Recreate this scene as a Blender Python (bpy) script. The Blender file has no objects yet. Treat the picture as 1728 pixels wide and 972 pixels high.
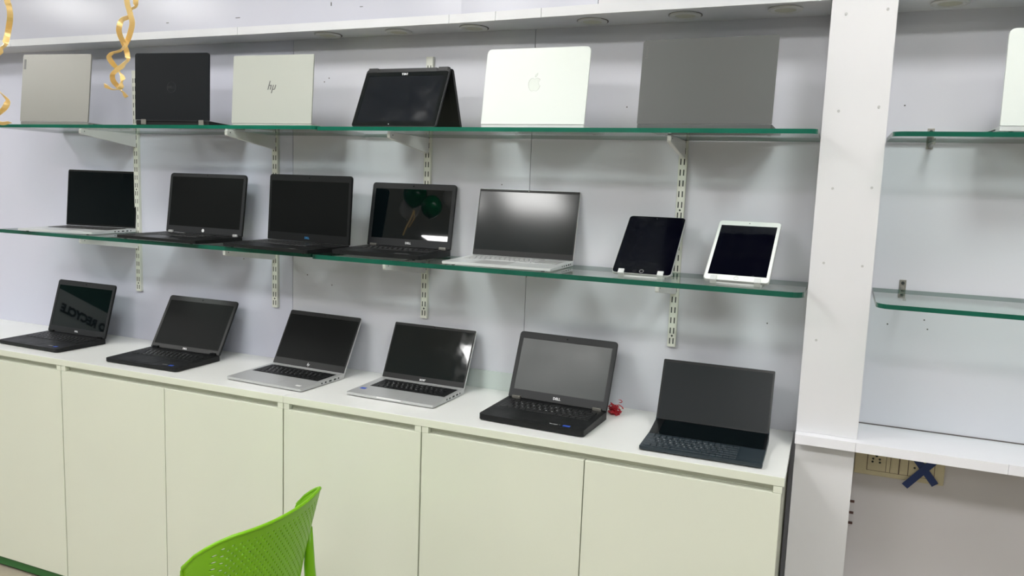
import bpy, bmesh, math, random
from mathutils import Matrix, Vector
random.seed(3)
S = bpy.context.scene
COL = S.collection
PI = math.pi
R = math.radians
EYE = 1.575                                   # eye height above the floor
def H(z): return z + EYE                      # heights below are measured from the eye level

# ------------------------------------------------------------------ camera
FPX, YAW, PIT, ROL = 1316.1, -0.387626501, 0.123539439, 0.0376909321
cy, sy = math.cos(YAW), math.sin(YAW)
fw = Vector((math.cos(PIT)*sy, math.cos(PIT)*cy, -math.sin(PIT)))
rt = Vector((cy, -sy, 0)); up = rt.cross(fw)
r2 = rt*math.cos(ROL) + up*math.sin(ROL); u2 = -rt*math.sin(ROL) + up*math.cos(ROL)
cam = bpy.data.objects.new('camera', bpy.data.cameras.new('camera')); COL.objects.link(cam)
M = Matrix((r2, u2, -fw)).transposed().to_4x4(); M.translation = (0, -2.4, EYE)
cam.matrix_world = M
cam.data.sensor_width = 36; cam.data.lens = FPX*36/1728; cam.data.clip_start = .05
S.camera = cam

# ------------------------------------------------------------------ world, exposure, lamp strength
w = bpy.data.worlds.new('world'); S.world = w; w.use_nodes = True
w.node_tree.nodes['Background'].inputs[0].default_value = (.8, .85, 1, 1)
w.node_tree.nodes['Background'].inputs[1].default_value = .05
S.view_settings.view_transform = 'Standard'; S.view_settings.look = 'None'
S.view_settings.gamma = 1; S.view_settings.exposure = 0
LAMP = 35.0                                    # emission of the ceiling panels
LAMP_COL = (1.0, .995, .975)
PANELS = [(-5.6, -2.35), (-4.65, -2.5), (-2.48, -2.75), (-1.80, -2.75), (.05, -2.7), (1.3, -2.7), (-4.10, -5.62), (-2.2, -5.6), (-.03, -4.7), (-4.2, -1.25), (-1.58, -1.27), (.45, -1.25)]
CEIL = 1.30
for k, v in (('diffuse_bounces', 5), ('glossy_bounces', 5), ('transparent_max_bounces', 24), ('max_bounces', 10)):
    setattr(S.cycles, k, v)

# ------------------------------------------------------------------ materials
def mat(name, col, rough=.5, metal=0, spec=.5, coat=0, noise=0, nscale=8, bump=0, emit=None, rvar=0, streak=False):
    m = bpy.data.materials.new(name); m.use_nodes = True
    nt = m.node_tree; b = nt.nodes['Principled BSDF']
    b.inputs['Base Color'].default_value = (*col, 1)
    b.inputs['Roughness'].default_value = rough
    b.inputs['Metallic'].default_value = metal
    b.inputs['Specular IOR Level'].default_value = spec
    b.inputs['Coat Weight'].default_value = coat
    b.inputs['Coat Roughness'].default_value = .05
    if emit:
        b.inputs['Emission Color'].default_value = (*emit[0], 1); b.inputs['Emission Strength'].default_value = emit[1]
    if noise or bump or rvar:
        tc = nt.nodes.new('ShaderNodeTexCoord')
        n = nt.nodes.new('ShaderNodeTexNoise'); n.inputs['Scale'].default_value = nscale; n.inputs['Detail'].default_value = 5
        if streak:
            mp = nt.nodes.new('ShaderNodeMapping'); mp.inputs['Scale'].default_value = (1, 1, .12)
            nt.links.new(tc.outputs['Object'], mp.inputs[0]); nt.links.new(mp.outputs[0], n.inputs['Vector'])
        else:
            nt.links.new(tc.outputs['Object'], n.inputs['Vector'])
        if noise:
            r = nt.nodes.new('ShaderNodeValToRGB')
            r.color_ramp.elements[0].position = .3; r.color_ramp.elements[1].position = .7
            r.color_ramp.elements[0].color = (*[c*(1-noise) for c in col], 1)
            r.color_ramp.elements[1].color = (*[min(1, c*(1+noise*.5)) for c in col], 1)
            nt.links.new(n.outputs['Fac'], r.inputs[0]); nt.links.new(r.outputs[0], b.inputs['Base Color'])
        if rvar:
            mr = nt.nodes.new('ShaderNodeMapRange')
            mr.inputs['From Min'].default_value = .35; mr.inputs['From Max'].default_value = .7
            mr.inputs['To Min'].default_value = rough; mr.inputs['To Max'].default_value = rough + rvar
            nt.links.new(n.outputs['Fac'], mr.inputs[0]); nt.links.new(mr.outputs[0], b.inputs['Roughness'])
        if bump:
            bp = nt.nodes.new('ShaderNodeBump'); bp.inputs['Strength'].default_value = bump; bp.inputs['Distance'].default_value = .002
            nt.links.new(n.outputs['Fac'], bp.inputs['Height']); nt.links.new(bp.outputs[0], b.inputs['Normal'])
    return m

def glass_mat(name, tint, gloss=.0):
    m = bpy.data.materials.new(name); m.use_nodes = True; nt = m.node_tree
    nt.nodes.clear(); o = nt.nodes.new('ShaderNodeOutputMaterial')
    t = nt.nodes.new('ShaderNodeBsdfTransparent'); t.inputs[0].default_value = (*tint, 1)
    g = nt.nodes.new('ShaderNodeBsdfGlossy'); g.inputs['Roughness'].default_value = gloss
    f = nt.nodes.new('ShaderNodeFresnel'); f.inputs['IOR'].default_value = 1.45
    x = nt.nodes.new('ShaderNodeMixShader')
    ge = nt.nodes.new('ShaderNodeNewGeometry'); mu = nt.nodes.new('ShaderNodeMath'); mu.operation = 'MULTIPLY'
    sb_ = nt.nodes.new('ShaderNodeMath'); sb_.operation = 'SUBTRACT'; sb_.inputs[0].default_value = 1
    nt.links.new(ge.outputs['Backfacing'], sb_.inputs[1]); nt.links.new(sb_.outputs[0], mu.inputs[0]); nt.links.new(f.outputs[0], mu.inputs[1])
    nt.links.new(mu.outputs[0], x.inputs[0]); nt.links.new(t.outputs[0], x.inputs[1]); nt.links.new(g.outputs[0], x.inputs[2])
    nt.links.new(x.outputs[0], o.inputs[0])
    return m

WALL = mat('lavender_laminate', (.61, .62, .72), .3, noise=.04, nscale=1.5)
WALLR = mat('white_laminate', (.64, .645, .70), .3, noise=.04, nscale=1.5)
FASC = mat('glossy_fascia_laminate', (.56, .57, .65), .18, spec=.3, noise=.03, nscale=2)
EDGEW = mat('white_edge_board', (.70, .71, .74), .35, noise=.05, nscale=6)
PILW = mat('white_pillar_laminate', (.68, .68, .70), .3, noise=.04, nscale=2)
LEDGE = mat('white_ledge_laminate', (.78, .78, .82), .3)
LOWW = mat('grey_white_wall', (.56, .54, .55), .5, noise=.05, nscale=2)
STRIP = mat('green_white_strip', (.56, .62, .60), .35)
JOINT = mat('dark_joint', (.12, .10, .10), .9)
TOP = mat('white_worktop', (.78, .79, .77), .28, noise=.03, nscale=3)
CREAM = mat('cream_door_laminate', (.675, .70, .60), .32, noise=.03, nscale=1.5)
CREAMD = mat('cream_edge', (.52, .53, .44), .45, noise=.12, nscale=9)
PLINTH = mat('green_plinth', (.01, .13, .02), .3)
TILE = mat('tan_tile', (.42, .37, .29), .35, noise=.12, nscale=14)
CEILM = mat('ceiling_paint', (.72, .72, .72), .8)
OPP = mat('opposite_wall_paint', (.34, .37, .37), .6)
DGREEN = mat('dark_green_band', (.004, .05, .03), .5)
SIGNK = mat('black_sign_letters', (.005, .005, .005), .5)
RAILW = mat('ivory_enamel', (.72, .73, .66), .35)
SLOT = mat('slot_dark', (.025, .03, .03), .8)
BRK = mat('white_bracket_enamel', (.72, .71, .70), .35)
GLASS = glass_mat('clear_green_glass', (.90, .955, .935))
GEDGE = mat('green_glass_edge', (.004, .125, .078), .15, noise=.25, nscale=5)
GEDGED = mat('deep_green_glass_edge', (.006, .095, .06), .15, noise=.3, nscale=5)
CHROME = mat('dull_chrome', (.32, .31, .28), .35, metal=.8)
BLK = mat('black_plastic', (.005, .0055, .006), .42, spec=.3, rvar=.1, nscale=20)
BLKS = mat('satin_black', (.003, .0035, .004), .3, spec=.35)
BEZ = mat('charcoal_bezel', (.015, .016, .018), .45, spec=.3)
BEZK = mat('black_bezel', (.004, .0045, .005), .4, spec=.3)
KEYK = mat('black_keys', (.004, .0045, .005), .4, spec=.3)
KEYB = mat('blue_black_keys', (.018, .028, .036), .4)
KEYS_ = mat('silver_keys', (.36, .37, .37), .4)
LEG = mat('key_legend_white', (.6, .62, .64), .6)
SILV = mat('silver_aluminium', (.50, .51, .51), .32, metal=.35)
SILVB = mat('warm_silver_lid', (.27, .265, .245), .38, metal=.3, noise=.03, nscale=3)
MACB = mat('pale_aluminium', (.62, .65, .65), .3, metal=.2)
WHITE = mat('white_lid', (.68, .73, .70), .4)
SILVH = mat('light_silver_lid', (.43, .45, .41), .4, metal=.1)
GREYL = mat('mid_grey_lid', (.088, .092, .09), .42, metal=.2, noise=.03, nscale=3)
DKLID = mat('dark_lid', (.005, .0065, .0085), .42, spec=.2)
NAVY = mat('blue_black_body', (.014, .024, .032), .4)
SCRM = mat('matte_screen', (.0045, .0052, .0052), .42, spec=.08)
SCRH = mat('hazy_screen', (.008, .011, .012), .125, spec=.36)
SCRH2 = mat('dusty_screen', (.020, .026, .026), .27, spec=.5, rvar=.1, nscale=5)
SCRG = mat('glossy_screen', (.002, .004, .005), .02)
SCRT = mat('smudged_glass_screen', (.003, .005, .009), .03, rvar=.16, nscale=14)
SCRF = mat('filmed_glass_screen', (.003, .006, .007), .02, rvar=.06, nscale=30)
TABK = mat('tablet_black_glass', (.001, .001, .004), .03, rvar=.25, nscale=25)
TABW = mat('tablet_white_front', (.82, .86, .83), .25)
WPLA = mat('grey_white_stand', (.62, .64, .64), .4)
LOGOW = mat('white_print', (.75, .76, .78), .4)
LOGOB = mat('blue_print', (.03, .22, .5), .4)
LOGOG = mat('grey_print', (.10, .10, .10), .35)
LOGOF = mat('faint_grey_print', (.42, .45, .42), .3)
LOGOD = mat('faint_dark_print', (.035, .038, .042), .2)
BLUES = mat('blue_sticker', (.02, .08, .5), .4)
WSTK = mat('white_sticker', (.8, .8, .8), .5)
GREEN = mat('lime_plastic', (.17, .42, .003), .34, spec=.4)
GOLD = mat('gold_ribbon_foil', (.90, .63, .25), .3, metal=.25)
RED = mat('red_tinsel', (.45, .01, .02), .35)
IVORY = mat('yellowed_ivory_plastic', (.56, .50, .33), .4, noise=.08, nscale=30)
BTAPE = mat('navy_tape', (.005, .028, .13), .45)
BROWN = mat('brown_hardware', (.07, .03, .025), .5)
BALLG = mat('green_balloon', (.0, .14, .04), .12)
BALLW = mat('white_balloon', (.75, .75, .75), .15)
GLOWM = mat('lamp_panel_glow', (.9, .9, .9), .5, emit=(LAMP_COL, LAMP))
OFFL = mat('unlit_lens', (.50, .50, .40), .4)
RINGM = mat('downlight_ring', (.62, .63, .62), .4)

# ------------------------------------------------------------------ helpers
def obj(name, bm, m, parent=None, mw=None, smooth=False, kind=None):
    me = bpy.data.meshes.new(name)
    if isinstance(bm, bmesh.types.BMesh):
        bmesh.ops.recalc_face_normals(bm, faces=bm.faces)
        bm.to_mesh(me); bm.free()
    else: me = bm
    if not me.materials:
        for x in (m if isinstance(m, (list, tuple)) else [m]): me.materials.append(x)
    if smooth:
        for p in me.polygons: p.use_smooth = True
    o = bpy.data.objects.new(name, me); COL.objects.link(o)
    if parent is not None: o.parent = parent
    if mw is not None: o.matrix_local = mw
    if kind: o['kind'] = kind
    return o
def thing(name, label, cat, loc=(0, 0, 0), rz=0, group=None):
    o = bpy.data.objects.new(name, None); COL.objects.link(o); o.empty_display_size = .05
    o.location = loc; o.rotation_euler = (0, 0, rz); o['label'] = label; o['category'] = cat
    if group: o['group'] = group
    return o
def tag(o, label, cat, group=None):
    o['label'] = label; o['category'] = cat
    if group: o['group'] = group
    return o
def struct(name, bm, m, label=None):
    o = obj(name, bm, m); o['kind'] = 'structure'
    if label: o['label'] = label
    return o
def bx(bm, x0, x1, y0, y1, z0, z1, bev=0):
    r = bmesh.ops.create_cube(bm, size=1)
    for v in r['verts']:
        v.co = Vector(((x0+x1)/2 + v.co.x*(x1-x0), (y0+y1)/2 + v.co.y*(y1-y0), (z0+z1)/2 + v.co.z*(z1-z0)))
    if bev:
        es = list({e for v in r['verts'] for e in v.link_edges})
        bmesh.ops.bevel(bm, geom=es, offset=bev, segments=2, affect='EDGES', profile=.6)
    return bm
def box(x0, x1, y0, y1, z0, z1, bev=0): return bx(bmesh.new(), x0, x1, y0, y1, z0, z1, bev)
def rr(x0, x1, z0, z1, r, n=5):
    """rounded rectangle outline; r = radius or (bl, br, tr, tl)"""
    if not isinstance(r, (tuple, list)): r = (r,)*4
    pts = []
    for (cx, cz, a0, q) in ((x0+r[0], z0+r[0], PI, r[0]), (x1-r[1], z0+r[1], 1.5*PI, r[1]), (x1-r[2], z1-r[2], 0, r[2]), (x0+r[3], z1-r[3], .5*PI, r[3])):
        for k in range(n+1):
            a = a0 + .5*PI*k/n
            pts.append((cx+q*math.cos(a), cz+q*math.sin(a)))
    return pts
def prism(bm, pts, y0, y1, plane='XZ', bev=0, mats=None):
    """extrude a 2-D outline; XZ -> along y, XY -> along z, YZ -> along x"""
    f = {'XZ': lambda a, b, c: (a, c, b), 'XY': lambda a, b, c: (a, b, c), 'YZ': lambda a, b, c: (c, a, b)}[plane]
    A = [bm.verts.new(f(a, b, y0)) for a, b in pts]; B = [bm.verts.new(f(a, b, y1)) for a, b in pts]
    n = len(pts)
    fa = bm.faces.new(A); fb = bm.faces.new(B[::-1])
    for i in range(n):
        s = bm.faces.new((A[i], A[(i+1) % n], B[(i+1) % n], B[i]))
        if mats: s.material_index = 1
    if bev:
        es = list(set(fa.edges) | set(fb.edges))
        bmesh.ops.bevel(bm, geom=es, offset=bev, segments=2, affect='EDGES', profile=.6)
    return bm
def ring(bm, po, pi_, y0, y1):
    """frame between two outlines with equal point counts, XZ plane, front y0"""
    n = len(po); V = lambda p, y: [bm.verts.new((a, y, b)) for a, b in p]
    Of, If, Ob, Ib = V(po, y0), V(pi_, y0), V(po, y1), V(pi_, y1)
    for i in range(n):
        j = (i+1) % n
        bm.faces.new((Of[i], Of[j], If[j], If[i])); bm.faces.new((Ob[i], Ib[i], Ib[j], Ob[j]))
        bm.faces.new((Of[i], Ob[i], Ob[j], Of[j])); bm.faces.new((If[i], If[j], Ib[j], Ib[i]))
    return bm
def cyl(bm, c, r, h, axis='Y', n=20, r2=None):
    q = bmesh.ops.create_cone(bm, cap_ends=True, segments=n, radius1=r, radius2=r if r2 is None else r2, depth=h)
    rot = {'Z': Matrix(), 'Y': Matrix.Rotation(PI/2, 4, 'X'), 'X': Matrix.Rotation(PI/2, 4, 'Y')}[axis]
    for v in q['verts']: v.co = rot @ v.co + Vector(c)
    return bm
def tube(bm, pts, r, n=8):
    pts = [Vector(p) for p in pts]; rs = r if isinstance(r, (list, tuple)) else [r]*len(pts); prev = None
    for i, p in enumerate(pts):
        d = (pts[min(i+1, len(pts)-1)] - pts[max(i-1, 0)]).normalized()
        a = d.cross(Vector((0, 0, 1)) if abs(d.z) < .95 else Vector((0, 1, 0))).normalized(); b = d.cross(a)
        L = [bm.verts.new(p + (a*math.cos(2*PI*k/n) + b*math.sin(2*PI*k/n))*rs[i]) for k in range(n)]
        if prev:
            for k in range(n): bm.faces.new((prev[k], prev[(k+1) % n], L[(k+1) % n], L[k]))
        else: bm.faces.new(L)
        prev = L
    bm.faces.new(prev)
    return bm
_font = {}
def text_mesh(s, size, depth=.0002, shear=0, bold=0, align='CENTER'):
    k = (s, size, depth, shear, bold, align)
    if k not in _font:
        cu = bpy.data.curves.new('t', 'FONT'); cu.body = s; cu.size = size; cu.extrude = depth; cu.shear = shear
        cu.offset = bold; cu.resolution_u = 2; cu.align_x = align; cu.align_y = 'CENTER'
        o = bpy.data.objects.new('t', cu); COL.objects.link(o)
        me = bpy.data.meshes.new_from_object(o.evaluated_get(bpy.context.evaluated_depsgraph_get()))
        bpy.data.objects.remove(o); _font[k] = me
    return _font[k]
def frame(o, r, u):
    r = Vector(r).normalized(); u = Vector(u).normalized(); n = r.cross(u)
    m = Matrix((r, u, n)).transposed().to_4x4(); m.translation = Vector(o); return m
def text(name, s, size, m, parent, o, r, u, shear=0, bold=0):
    me = text_mesh(s, size, shear=shear, bold=bold).copy(); me.name = name; me.materials.clear(); me.materials.append(m)
    return obj(name, me, m, parent, frame(o, r, u))
def poly_mark(name, polys, m, parent, o, r, u, depth=.0003):
    bm = bmesh.new()
    for p in polys: prism(bm, p, -.0001, depth, 'XY')
    return obj(name, bm, m, parent, frame(o, r, u))
def slants(h):     # four slanted strokes forming the round-less letter mark
    k = .27; sl = lambda x, z: x + z*k; P = []
    def bar(x, z0, z1, wd): P.append([(sl(x, z0), z0), (sl(x+wd, z0), z0), (sl(x+wd, z1), z1), (sl(x, z1), z1)])
    wd = h*.085
    bar(-h*.36, -h*.22, h*.50, wd); bar(-h*.14, -h*.22, h*.16, wd); P.append([(sl(-h*.27, h*.10), h*.10), (sl(-h*.06, h*.10), h*.10), (sl(-h*.06, h*.17), h*.17), (sl(-h*.27, h*.17), h*.17)])
    bar(h*.06, -h*.50, h*.17, wd); bar(h*.28, -h*.18, h*.17, wd); P.append([(sl(h*.10, -h*.22), -h*.22), (sl(h*.34, -h*.22), -h*.22), (sl(h*.34, -h*.15), -h*.15), (sl(h*.10, -h*.15), -h*.15)])
    return P

# ------------------------------------------------------------------ the room shell
X0, X1, YF = -6.6, 2.4, -6.8
FZ = 0.0
struct('floor', box(X0, X1, YF, .1, -.1, FZ - .004), mat('grout', (.2, .18, .15), .8))
fl = bpy.data.objects['floor']
tile = box(-.298, .298, -.298, .298, -.006, 0, .001)
tm = None; n = 0
for ix in range(-11, 4):
    for iy in range(-12, 1):
        if ix*.6 - .3 < X0 or ix*.6 + .3 > X1 or iy*.6 - .6 < YF or iy*.6 > .1: continue
        if tm is None: t = obj('tile', tile, TILE, fl); tm = t.data
        else: t = obj('tile', tm, TILE, fl)
        t.location = (ix*.6, iy*.6 - .3, FZ)
struct('ceiling', box(X0, X1, YF, .1, H(CEIL), H(CEIL)+.1), CEILM)
wb = struct('wall_back', box(X0, X1, 0.006, .12, 0, H(CEIL)), JOINT)
for a, b, z0, z1, m in ((X0, -1.8785, 0, H(CEIL), WALL), (-1.8765, -.932, 0, H(CEIL), WALLR), (-.930, .0, 0, H(CEIL), WALLR),
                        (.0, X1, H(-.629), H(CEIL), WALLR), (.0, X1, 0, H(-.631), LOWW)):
    obj('wall_panel', box(a, b, 0, .006, z0, z1), m, wb)
struct('wall_left', box(X0-.1, X0, YF, .1, 0, H(CEIL)), OPP)
struct('wall_right', box(X1, X1+.1, YF, .1, 0, H(CEIL)), OPP)
struct('wall_front', box(X0, X1, YF-.1, YF, 0, H(CEIL)), OPP)
wl = bpy.data.objects['wall_left']
obj('painted_band', box(X0, X0+.004, -3.5, -1.0, H(.40), H(CEIL)), DGREEN, wl)
text('sign_lettering', 'O RECYCLE', .100, SIGNK, wl, (X0+.006, -2.89, H(.25)), (0, 1, 0), (0, 0, 1), shear=.2, bold=.006)

# soffit box over the display: underside, edge boards, glossy upper fascia
SO = .516
edge = [(-6.59, -.131), (-1.94, -.128), (-1.13, -.138), (-.679, -.165), (-.0535, -.180)]
so = struct('trim_1', prism(bmesh.new(), edge + [(-.0535, -.0005), (-6.59, -.0005)], H(SO), H(SO)+.018, 'XY'), EDGEW)
cuts = [-6.59, -3.2, -2.018, -1.170, -1.0075, -.855, -.0535]
def ey(x):
    for (a, ya), (b, yb) in zip(edge, edge[1:]):
        if a <= x <= b: return ya + (yb-ya)*(x-a)/(b-a)
for a, b in zip(cuts, cuts[1:]):
    xs = [a+.0008] + [x for x, _ in edge if a < x < b] + [b-.0008]
    pts = [(x, ey(x)-.004) for x in xs] + [(x, ey(x)) for x in xs[::-1]]
    obj('edge_board', prism(bmesh.new(), pts, H(SO)-.001, H(SO)+.026, 'XY'), EDGEW, so)
for a, b, m in ((-6.59, -.680, FASC), (-.678, -.0535, PILW)):
    xs = [a] + [x for x, _ in edge if a < x < b] + [b]
    pts = [(x, ey(x)+.001) for x in xs] + [(x, ey(x)+.015) for x in xs[::-1]]
    obj('fascia_panel', prism(bmesh.new(), pts, H(SO)+.0265, H(CEIL)-.002, 'XY'), m, so)
so2 = struct('trim_2', box(.103, X1, -.18, -.0005, H(SO), H(SO)+.018), EDGEW)
obj('edge_board', box(.103, X1, -.184, -.18, H(SO)-.001, H(SO)+.026), EDGEW, so2)
obj('fascia_panel', box(.103, X1, -.179, -.165, H(SO)+.0265, H(CEIL)-.002), PILW, so2)
for x, z, w_, h_ in ((-2.02, .575, .010, .0012), (-1.62, .60, .002, .006), (-1.50, .585, .006, .001), (-1.05, .600, .003, .008), (-.86, .585, .002, .003), (-2.35, .572, .006, .0015), (-.64, .600, .006, .0012)):
    y_ = ey(x)
    obj('scuff', box(x-w_, x+w_, y_+.0003, y_+.0011, H(z)-h_, H(z)+h_), LOGOG, so)
# unlit round downlights in the soffit
dl = [(-1.679, -.067, 'first unlit downlight from the left in the soffit, dark gap round its ring'), (-1.399, -.062, 'second soffit downlight from the left, thin pale ring'),
      (-1.119, -.068, 'third soffit downlight from the left, above the black tent-folded laptop'), (-.72, -.079, 'soffit downlight above the white laptop with the fruit emblem'),
      (-.44, -.098, 'soffit downlight above the left half of the mid-grey laptop'), (-.169, -.108, 'soffit downlight nearest the pillar on its left side'), (.225, -.09, 'soffit downlight right of the pillar, cut by the picture top')]
for i, (x, y, lab) in enumerate(dl):
    t = thing('downlight', lab, 'light', (x, y, H(SO)), 0, 'unlit downlights in the soffit')
    if i in (0, 2, 3, 4): obj('gap', cyl(bmesh.new(), (0, .004, -.0012), 0.0475, .0016, 'Z', 40), JOINT, t)
    bm = bmesh.new()
    rim = [(.045, 0), (.045, -.003), (.041, -.005), (.030, -.004), (.028, 0)]
    L = [[bm.verts.new((r*math.cos(2*PI*k/32), r*math.sin(2*PI*k/32), z - .0012)) for r, z in rim] for k in range(32)]
    for k in range(32):
        for j in range(4): bm.faces.new((L[k][j], L[(k+1) % 32][j], L[(k+1) % 32][j+1], L[k][j+1]))
    obj('trim_ring', bm, RINGM, t, smooth=True)
    obj('lens', cyl(bmesh.new(), (0, 0, -.0022), .0285, .003, 'Z', 32), OFFL, t)

# pillar boxed in laminate, ledge on its right, lower recess
PX0, PX1, PY = -.0515, .1025, -.178
pil = struct('trim_3', box(PX0, PX1, PY, -.0005, H(-.622), H(CEIL)-.002), PILW)
for x, z in ((-.016, .48), (.08, .487), (-.014, .237), (.08, .247), (-.012, .038), (.081, .043), (-.018, -.158), (-.02, -.366), (.076, -.16)):
    obj('screw_cap', cyl(bmesh.new(), (x, PY-.0006, H(z)), .0034, .0018, 'Y', 12), mat('cap', (.45, .45, .45), .5), pil)
struct('trim_4', box(PX0+.002, PX1-.003, PY, -.0005, 0, H(-.6485)), PILW)
lg = thing('wall_ledge', 'white laminate ledge right of the display running along the wall under the pillar', 'ledge', (PX0, 0, H(-.6225)))
for a, b in ((PX0, .0985), (.0995, .4445), (.4455, X1-.001)):
    obj('edge_board', box(a-PX0, b-PX0, -.212, -.208, -.0255, 0, .0004), LEDGE, lg)
obj('board', box(0, X1-PX0-.001, -.2078, -.0005, -.025, 0), LEDGE, lg)
obj('back_strip', box(.155, X1-PX0-.001, -.0024, -.0005, .0002, .003), JOINT, lg)
# skirting strip between two counter laptops
struct('trim_5', box(-1.16, -.955, -.006, -.0005, H(-.6755), H(-.613)), STRIP)
struct('baseboard_back', box(.1, X1, -.012, -.0005, 0, .08), EDGEW)

# ------------------------------------------------------------------ ceiling lamps
for i, (x, y) in enumerate(PANELS):
    t = thing('ceiling_light', 'square flat lamp panel in the ceiling, %s of the %s row' % (('first from the left', 'second from the left', 'third from the left', 'fourth from the left', 'fifth from the left', 'sixth from the left')[i if i < 6 else (i-6) % 3], 'middle' if i < 6 else 'far' if i < 9 else 'near'), 'light', (x, y, H(CEIL)), 0, 'ceiling lamp panels')
    obj('diffuser', box(-.22, .22, -.22, .22, -.012, -.006), GLOWM, t)
    obj('frame', ring(bmesh.new(), rr(-.25, .25, -.25, .25, .004, 1), rr(-.22, .22, -.22, .22, .004, 1), -.014, 0), EDGEW, t, Matrix.Rotation(-PI/2, 4, 'X') @ Matrix.Translation((0, 0, 0)))

# ------------------------------------------------------------------ cabinets, plinth, worktops
FY = -.425; CT = H(-.676)
def cabinet(xs, label):
    x0, x1 = xs[0], xs[-1]
    t = thing('base_cabinet', label, 'cabinet', (x0, 0, 0), 0, 'cream base cabinets in the row')
    W = x1-x0
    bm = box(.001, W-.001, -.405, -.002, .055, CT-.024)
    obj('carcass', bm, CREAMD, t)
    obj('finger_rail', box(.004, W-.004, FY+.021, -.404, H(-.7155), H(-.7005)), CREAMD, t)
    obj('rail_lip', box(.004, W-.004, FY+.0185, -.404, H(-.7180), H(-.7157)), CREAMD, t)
    for k, (a, b) in enumerate(zip(xs, xs[1:])):
        obj('door', box(a-x0+.0015, b-x0-.0015, FY, FY+.018, H(-1.5225), H(-.7185), .001), CREAM, t)
    for a in (x0+.0005, x1-.0215):
        obj('end_block', box(a-x0, a-x0+.021, FY+.0005, FY+.0185, H(-.7175), H(-.6995)), CREAM, t)
    return t
cabinet([-3.6, -3.094, -2.5895], 'cream cabinet at the left end of the row, partly cut by the frame edge')
cabinet([-2.5875, -2.085, -1.582], 'cream two-door cabinet under the two left worktop laptops, next to the end one')
cabinet([-1.580, -1.0795], 'cream single-door cabinet behind the green chair, right of the worktop joint')
cabinet([-1.0775, -.575, -.0655], 'cream two-door cabinet at the right end of the row beside the pillar')
tag(obj('plinth', box(-3.6, -.068, -.412, -.02, .012, .0525), PLINTH), 'dark green plinth strip under the cream cabinets', 'plinth')
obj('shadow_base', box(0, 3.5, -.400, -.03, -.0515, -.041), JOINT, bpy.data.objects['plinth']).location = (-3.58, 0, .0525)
for a, b, lab in ((-3.6, -1.5815, 'left length of white worktop, from the frame edge to the joint by the third laptop'),
                  (-1.5805, -.0615, 'right length of white worktop, from the joint to the pillar')):
    t = thing('worktop', lab, 'worktop', (a, 0, CT), 0, 'white worktop lengths on the cabinets')
    obj('slab', box(0, b-a, FY+.001, -.0005, -.0225, 0, .0006), TOP, t)
    obj('front_edging', box(0.0005, b-a-.0005, FY-.0006, FY+.001, -.0225, -.0008), CREAM, t)

# ------------------------------------------------------------------ slotted uprights and brackets
def upright(x, z0, z1, label):
    t = thing('slotted_upright', label, 'shelf upright', (x, 0, H(z0)), 0, 'slotted shelf uprights on the wall')
    h = z1-z0; W = .0245; D = .012
    cols = [0, .0045, .0080, .0150, .0185, W]
    p = .0322; n = int(h/p); zs = [0]
    for k in range(n):
        a = .009 + k*p; 
        if a+.018 > h-.003: break
        zs += [a, a+.018]
    zs.append(h)
    bm = bmesh.new(); vd = {}
    def v(i, j, y):
        if (i, j, y) not in vd: vd[(i, j, y)] = bm.verts.new((cols[i]-W/2, y, zs[j]))
        return vd[(i, j, y)]
    for j in range(len(zs)-1):
        for i in range(5):
            if i in (1, 3) and j % 2 == 1: continue
            bm.faces.new((v(i, j, -D), v(i+1, j, -D), v(i+1, j+1, -D), v(i, j+1, -D)))
    for s in (-1, 1):
        bx(bm, s*W/2-.0006, s*W/2+.0006, -D, -.0003, 0, h)
    obj('channel', bm, RAILW, t)
    obj('slot_shadow_strip', box(-W/2+.002, W/2-.002, -.0108, -.004, .004, h-.002), SLOT, t)
    for z in [.0341 + k*p*6 for k in range(int(h/(p*6)))]:
        obj('screw_hole', cyl(bmesh.new(), (0, -D-.0002, z), .0030, .001, 'Y', 12), SLOT, t)
    return t
upright(-2.652, -.471, .424, 'slotted upright furthest left, passing behind the dark lid on the top shelf')
upright(-1.952, -.475, .40, 'second slotted upright, between the white lid laptop and the large black laptop')
upright(-1.306, -.454, .439, 'third slotted upright, its top showing above the tent-folded laptop')
upright(-.436, -.459, .42, 'slotted upright nearest the pillar, behind the black tablet')
def bracket(x, z, L, label, tip=.020):
    t = thing('shelf_bracket', label, 'bracket', (x, 0, H(z)), 0, 'white shelf brackets')
    pts = [(-.0135, -.0002), (-L, -.0002), (-L-.004, -.004), (-L-.004, -tip+.004), (-L, -tip), (-.0135, -.053)]
    obj('arm', prism(bmesh.new(), pts, -.0055, .0055, 'YZ', .0012), BRK, t)
    obj('hook_plate', box(-.0025, .0025, -.0138, -.0125, -.052, -.002), SLOT, t)
    obj('screw', cyl(bmesh.new(), (.0058, -L+.012, -.009), .0018, .001, 'X', 10), SLOT, t)
    obj('screw', cyl(bmesh.new(), (-.0058, -L+.012, -.009), .0018, .001, 'X', 10), SLOT, t)
ZTL, ZTR, ZML, ZMR = .1725, .169, -.2400, -.2420       # undersides of the four long shelves
for x, zt, zm, nm in ((-2.652, ZTL, ZML, 'leftmost upright'), (-1.952, ZTL, ZML, 'second upright from the left'), (-1.306, ZTR, ZMR, 'third upright from the left'), (-.436, ZTR, ZMR, 'upright nearest the pillar')):
    bracket(x, zt, .262 if nm[0] != 'u' else .235, 'white bracket under the top shelf on the ' + nm)
    bracket(x, zm, .275, 'white bracket under the middle shelf on the ' + nm)

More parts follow.
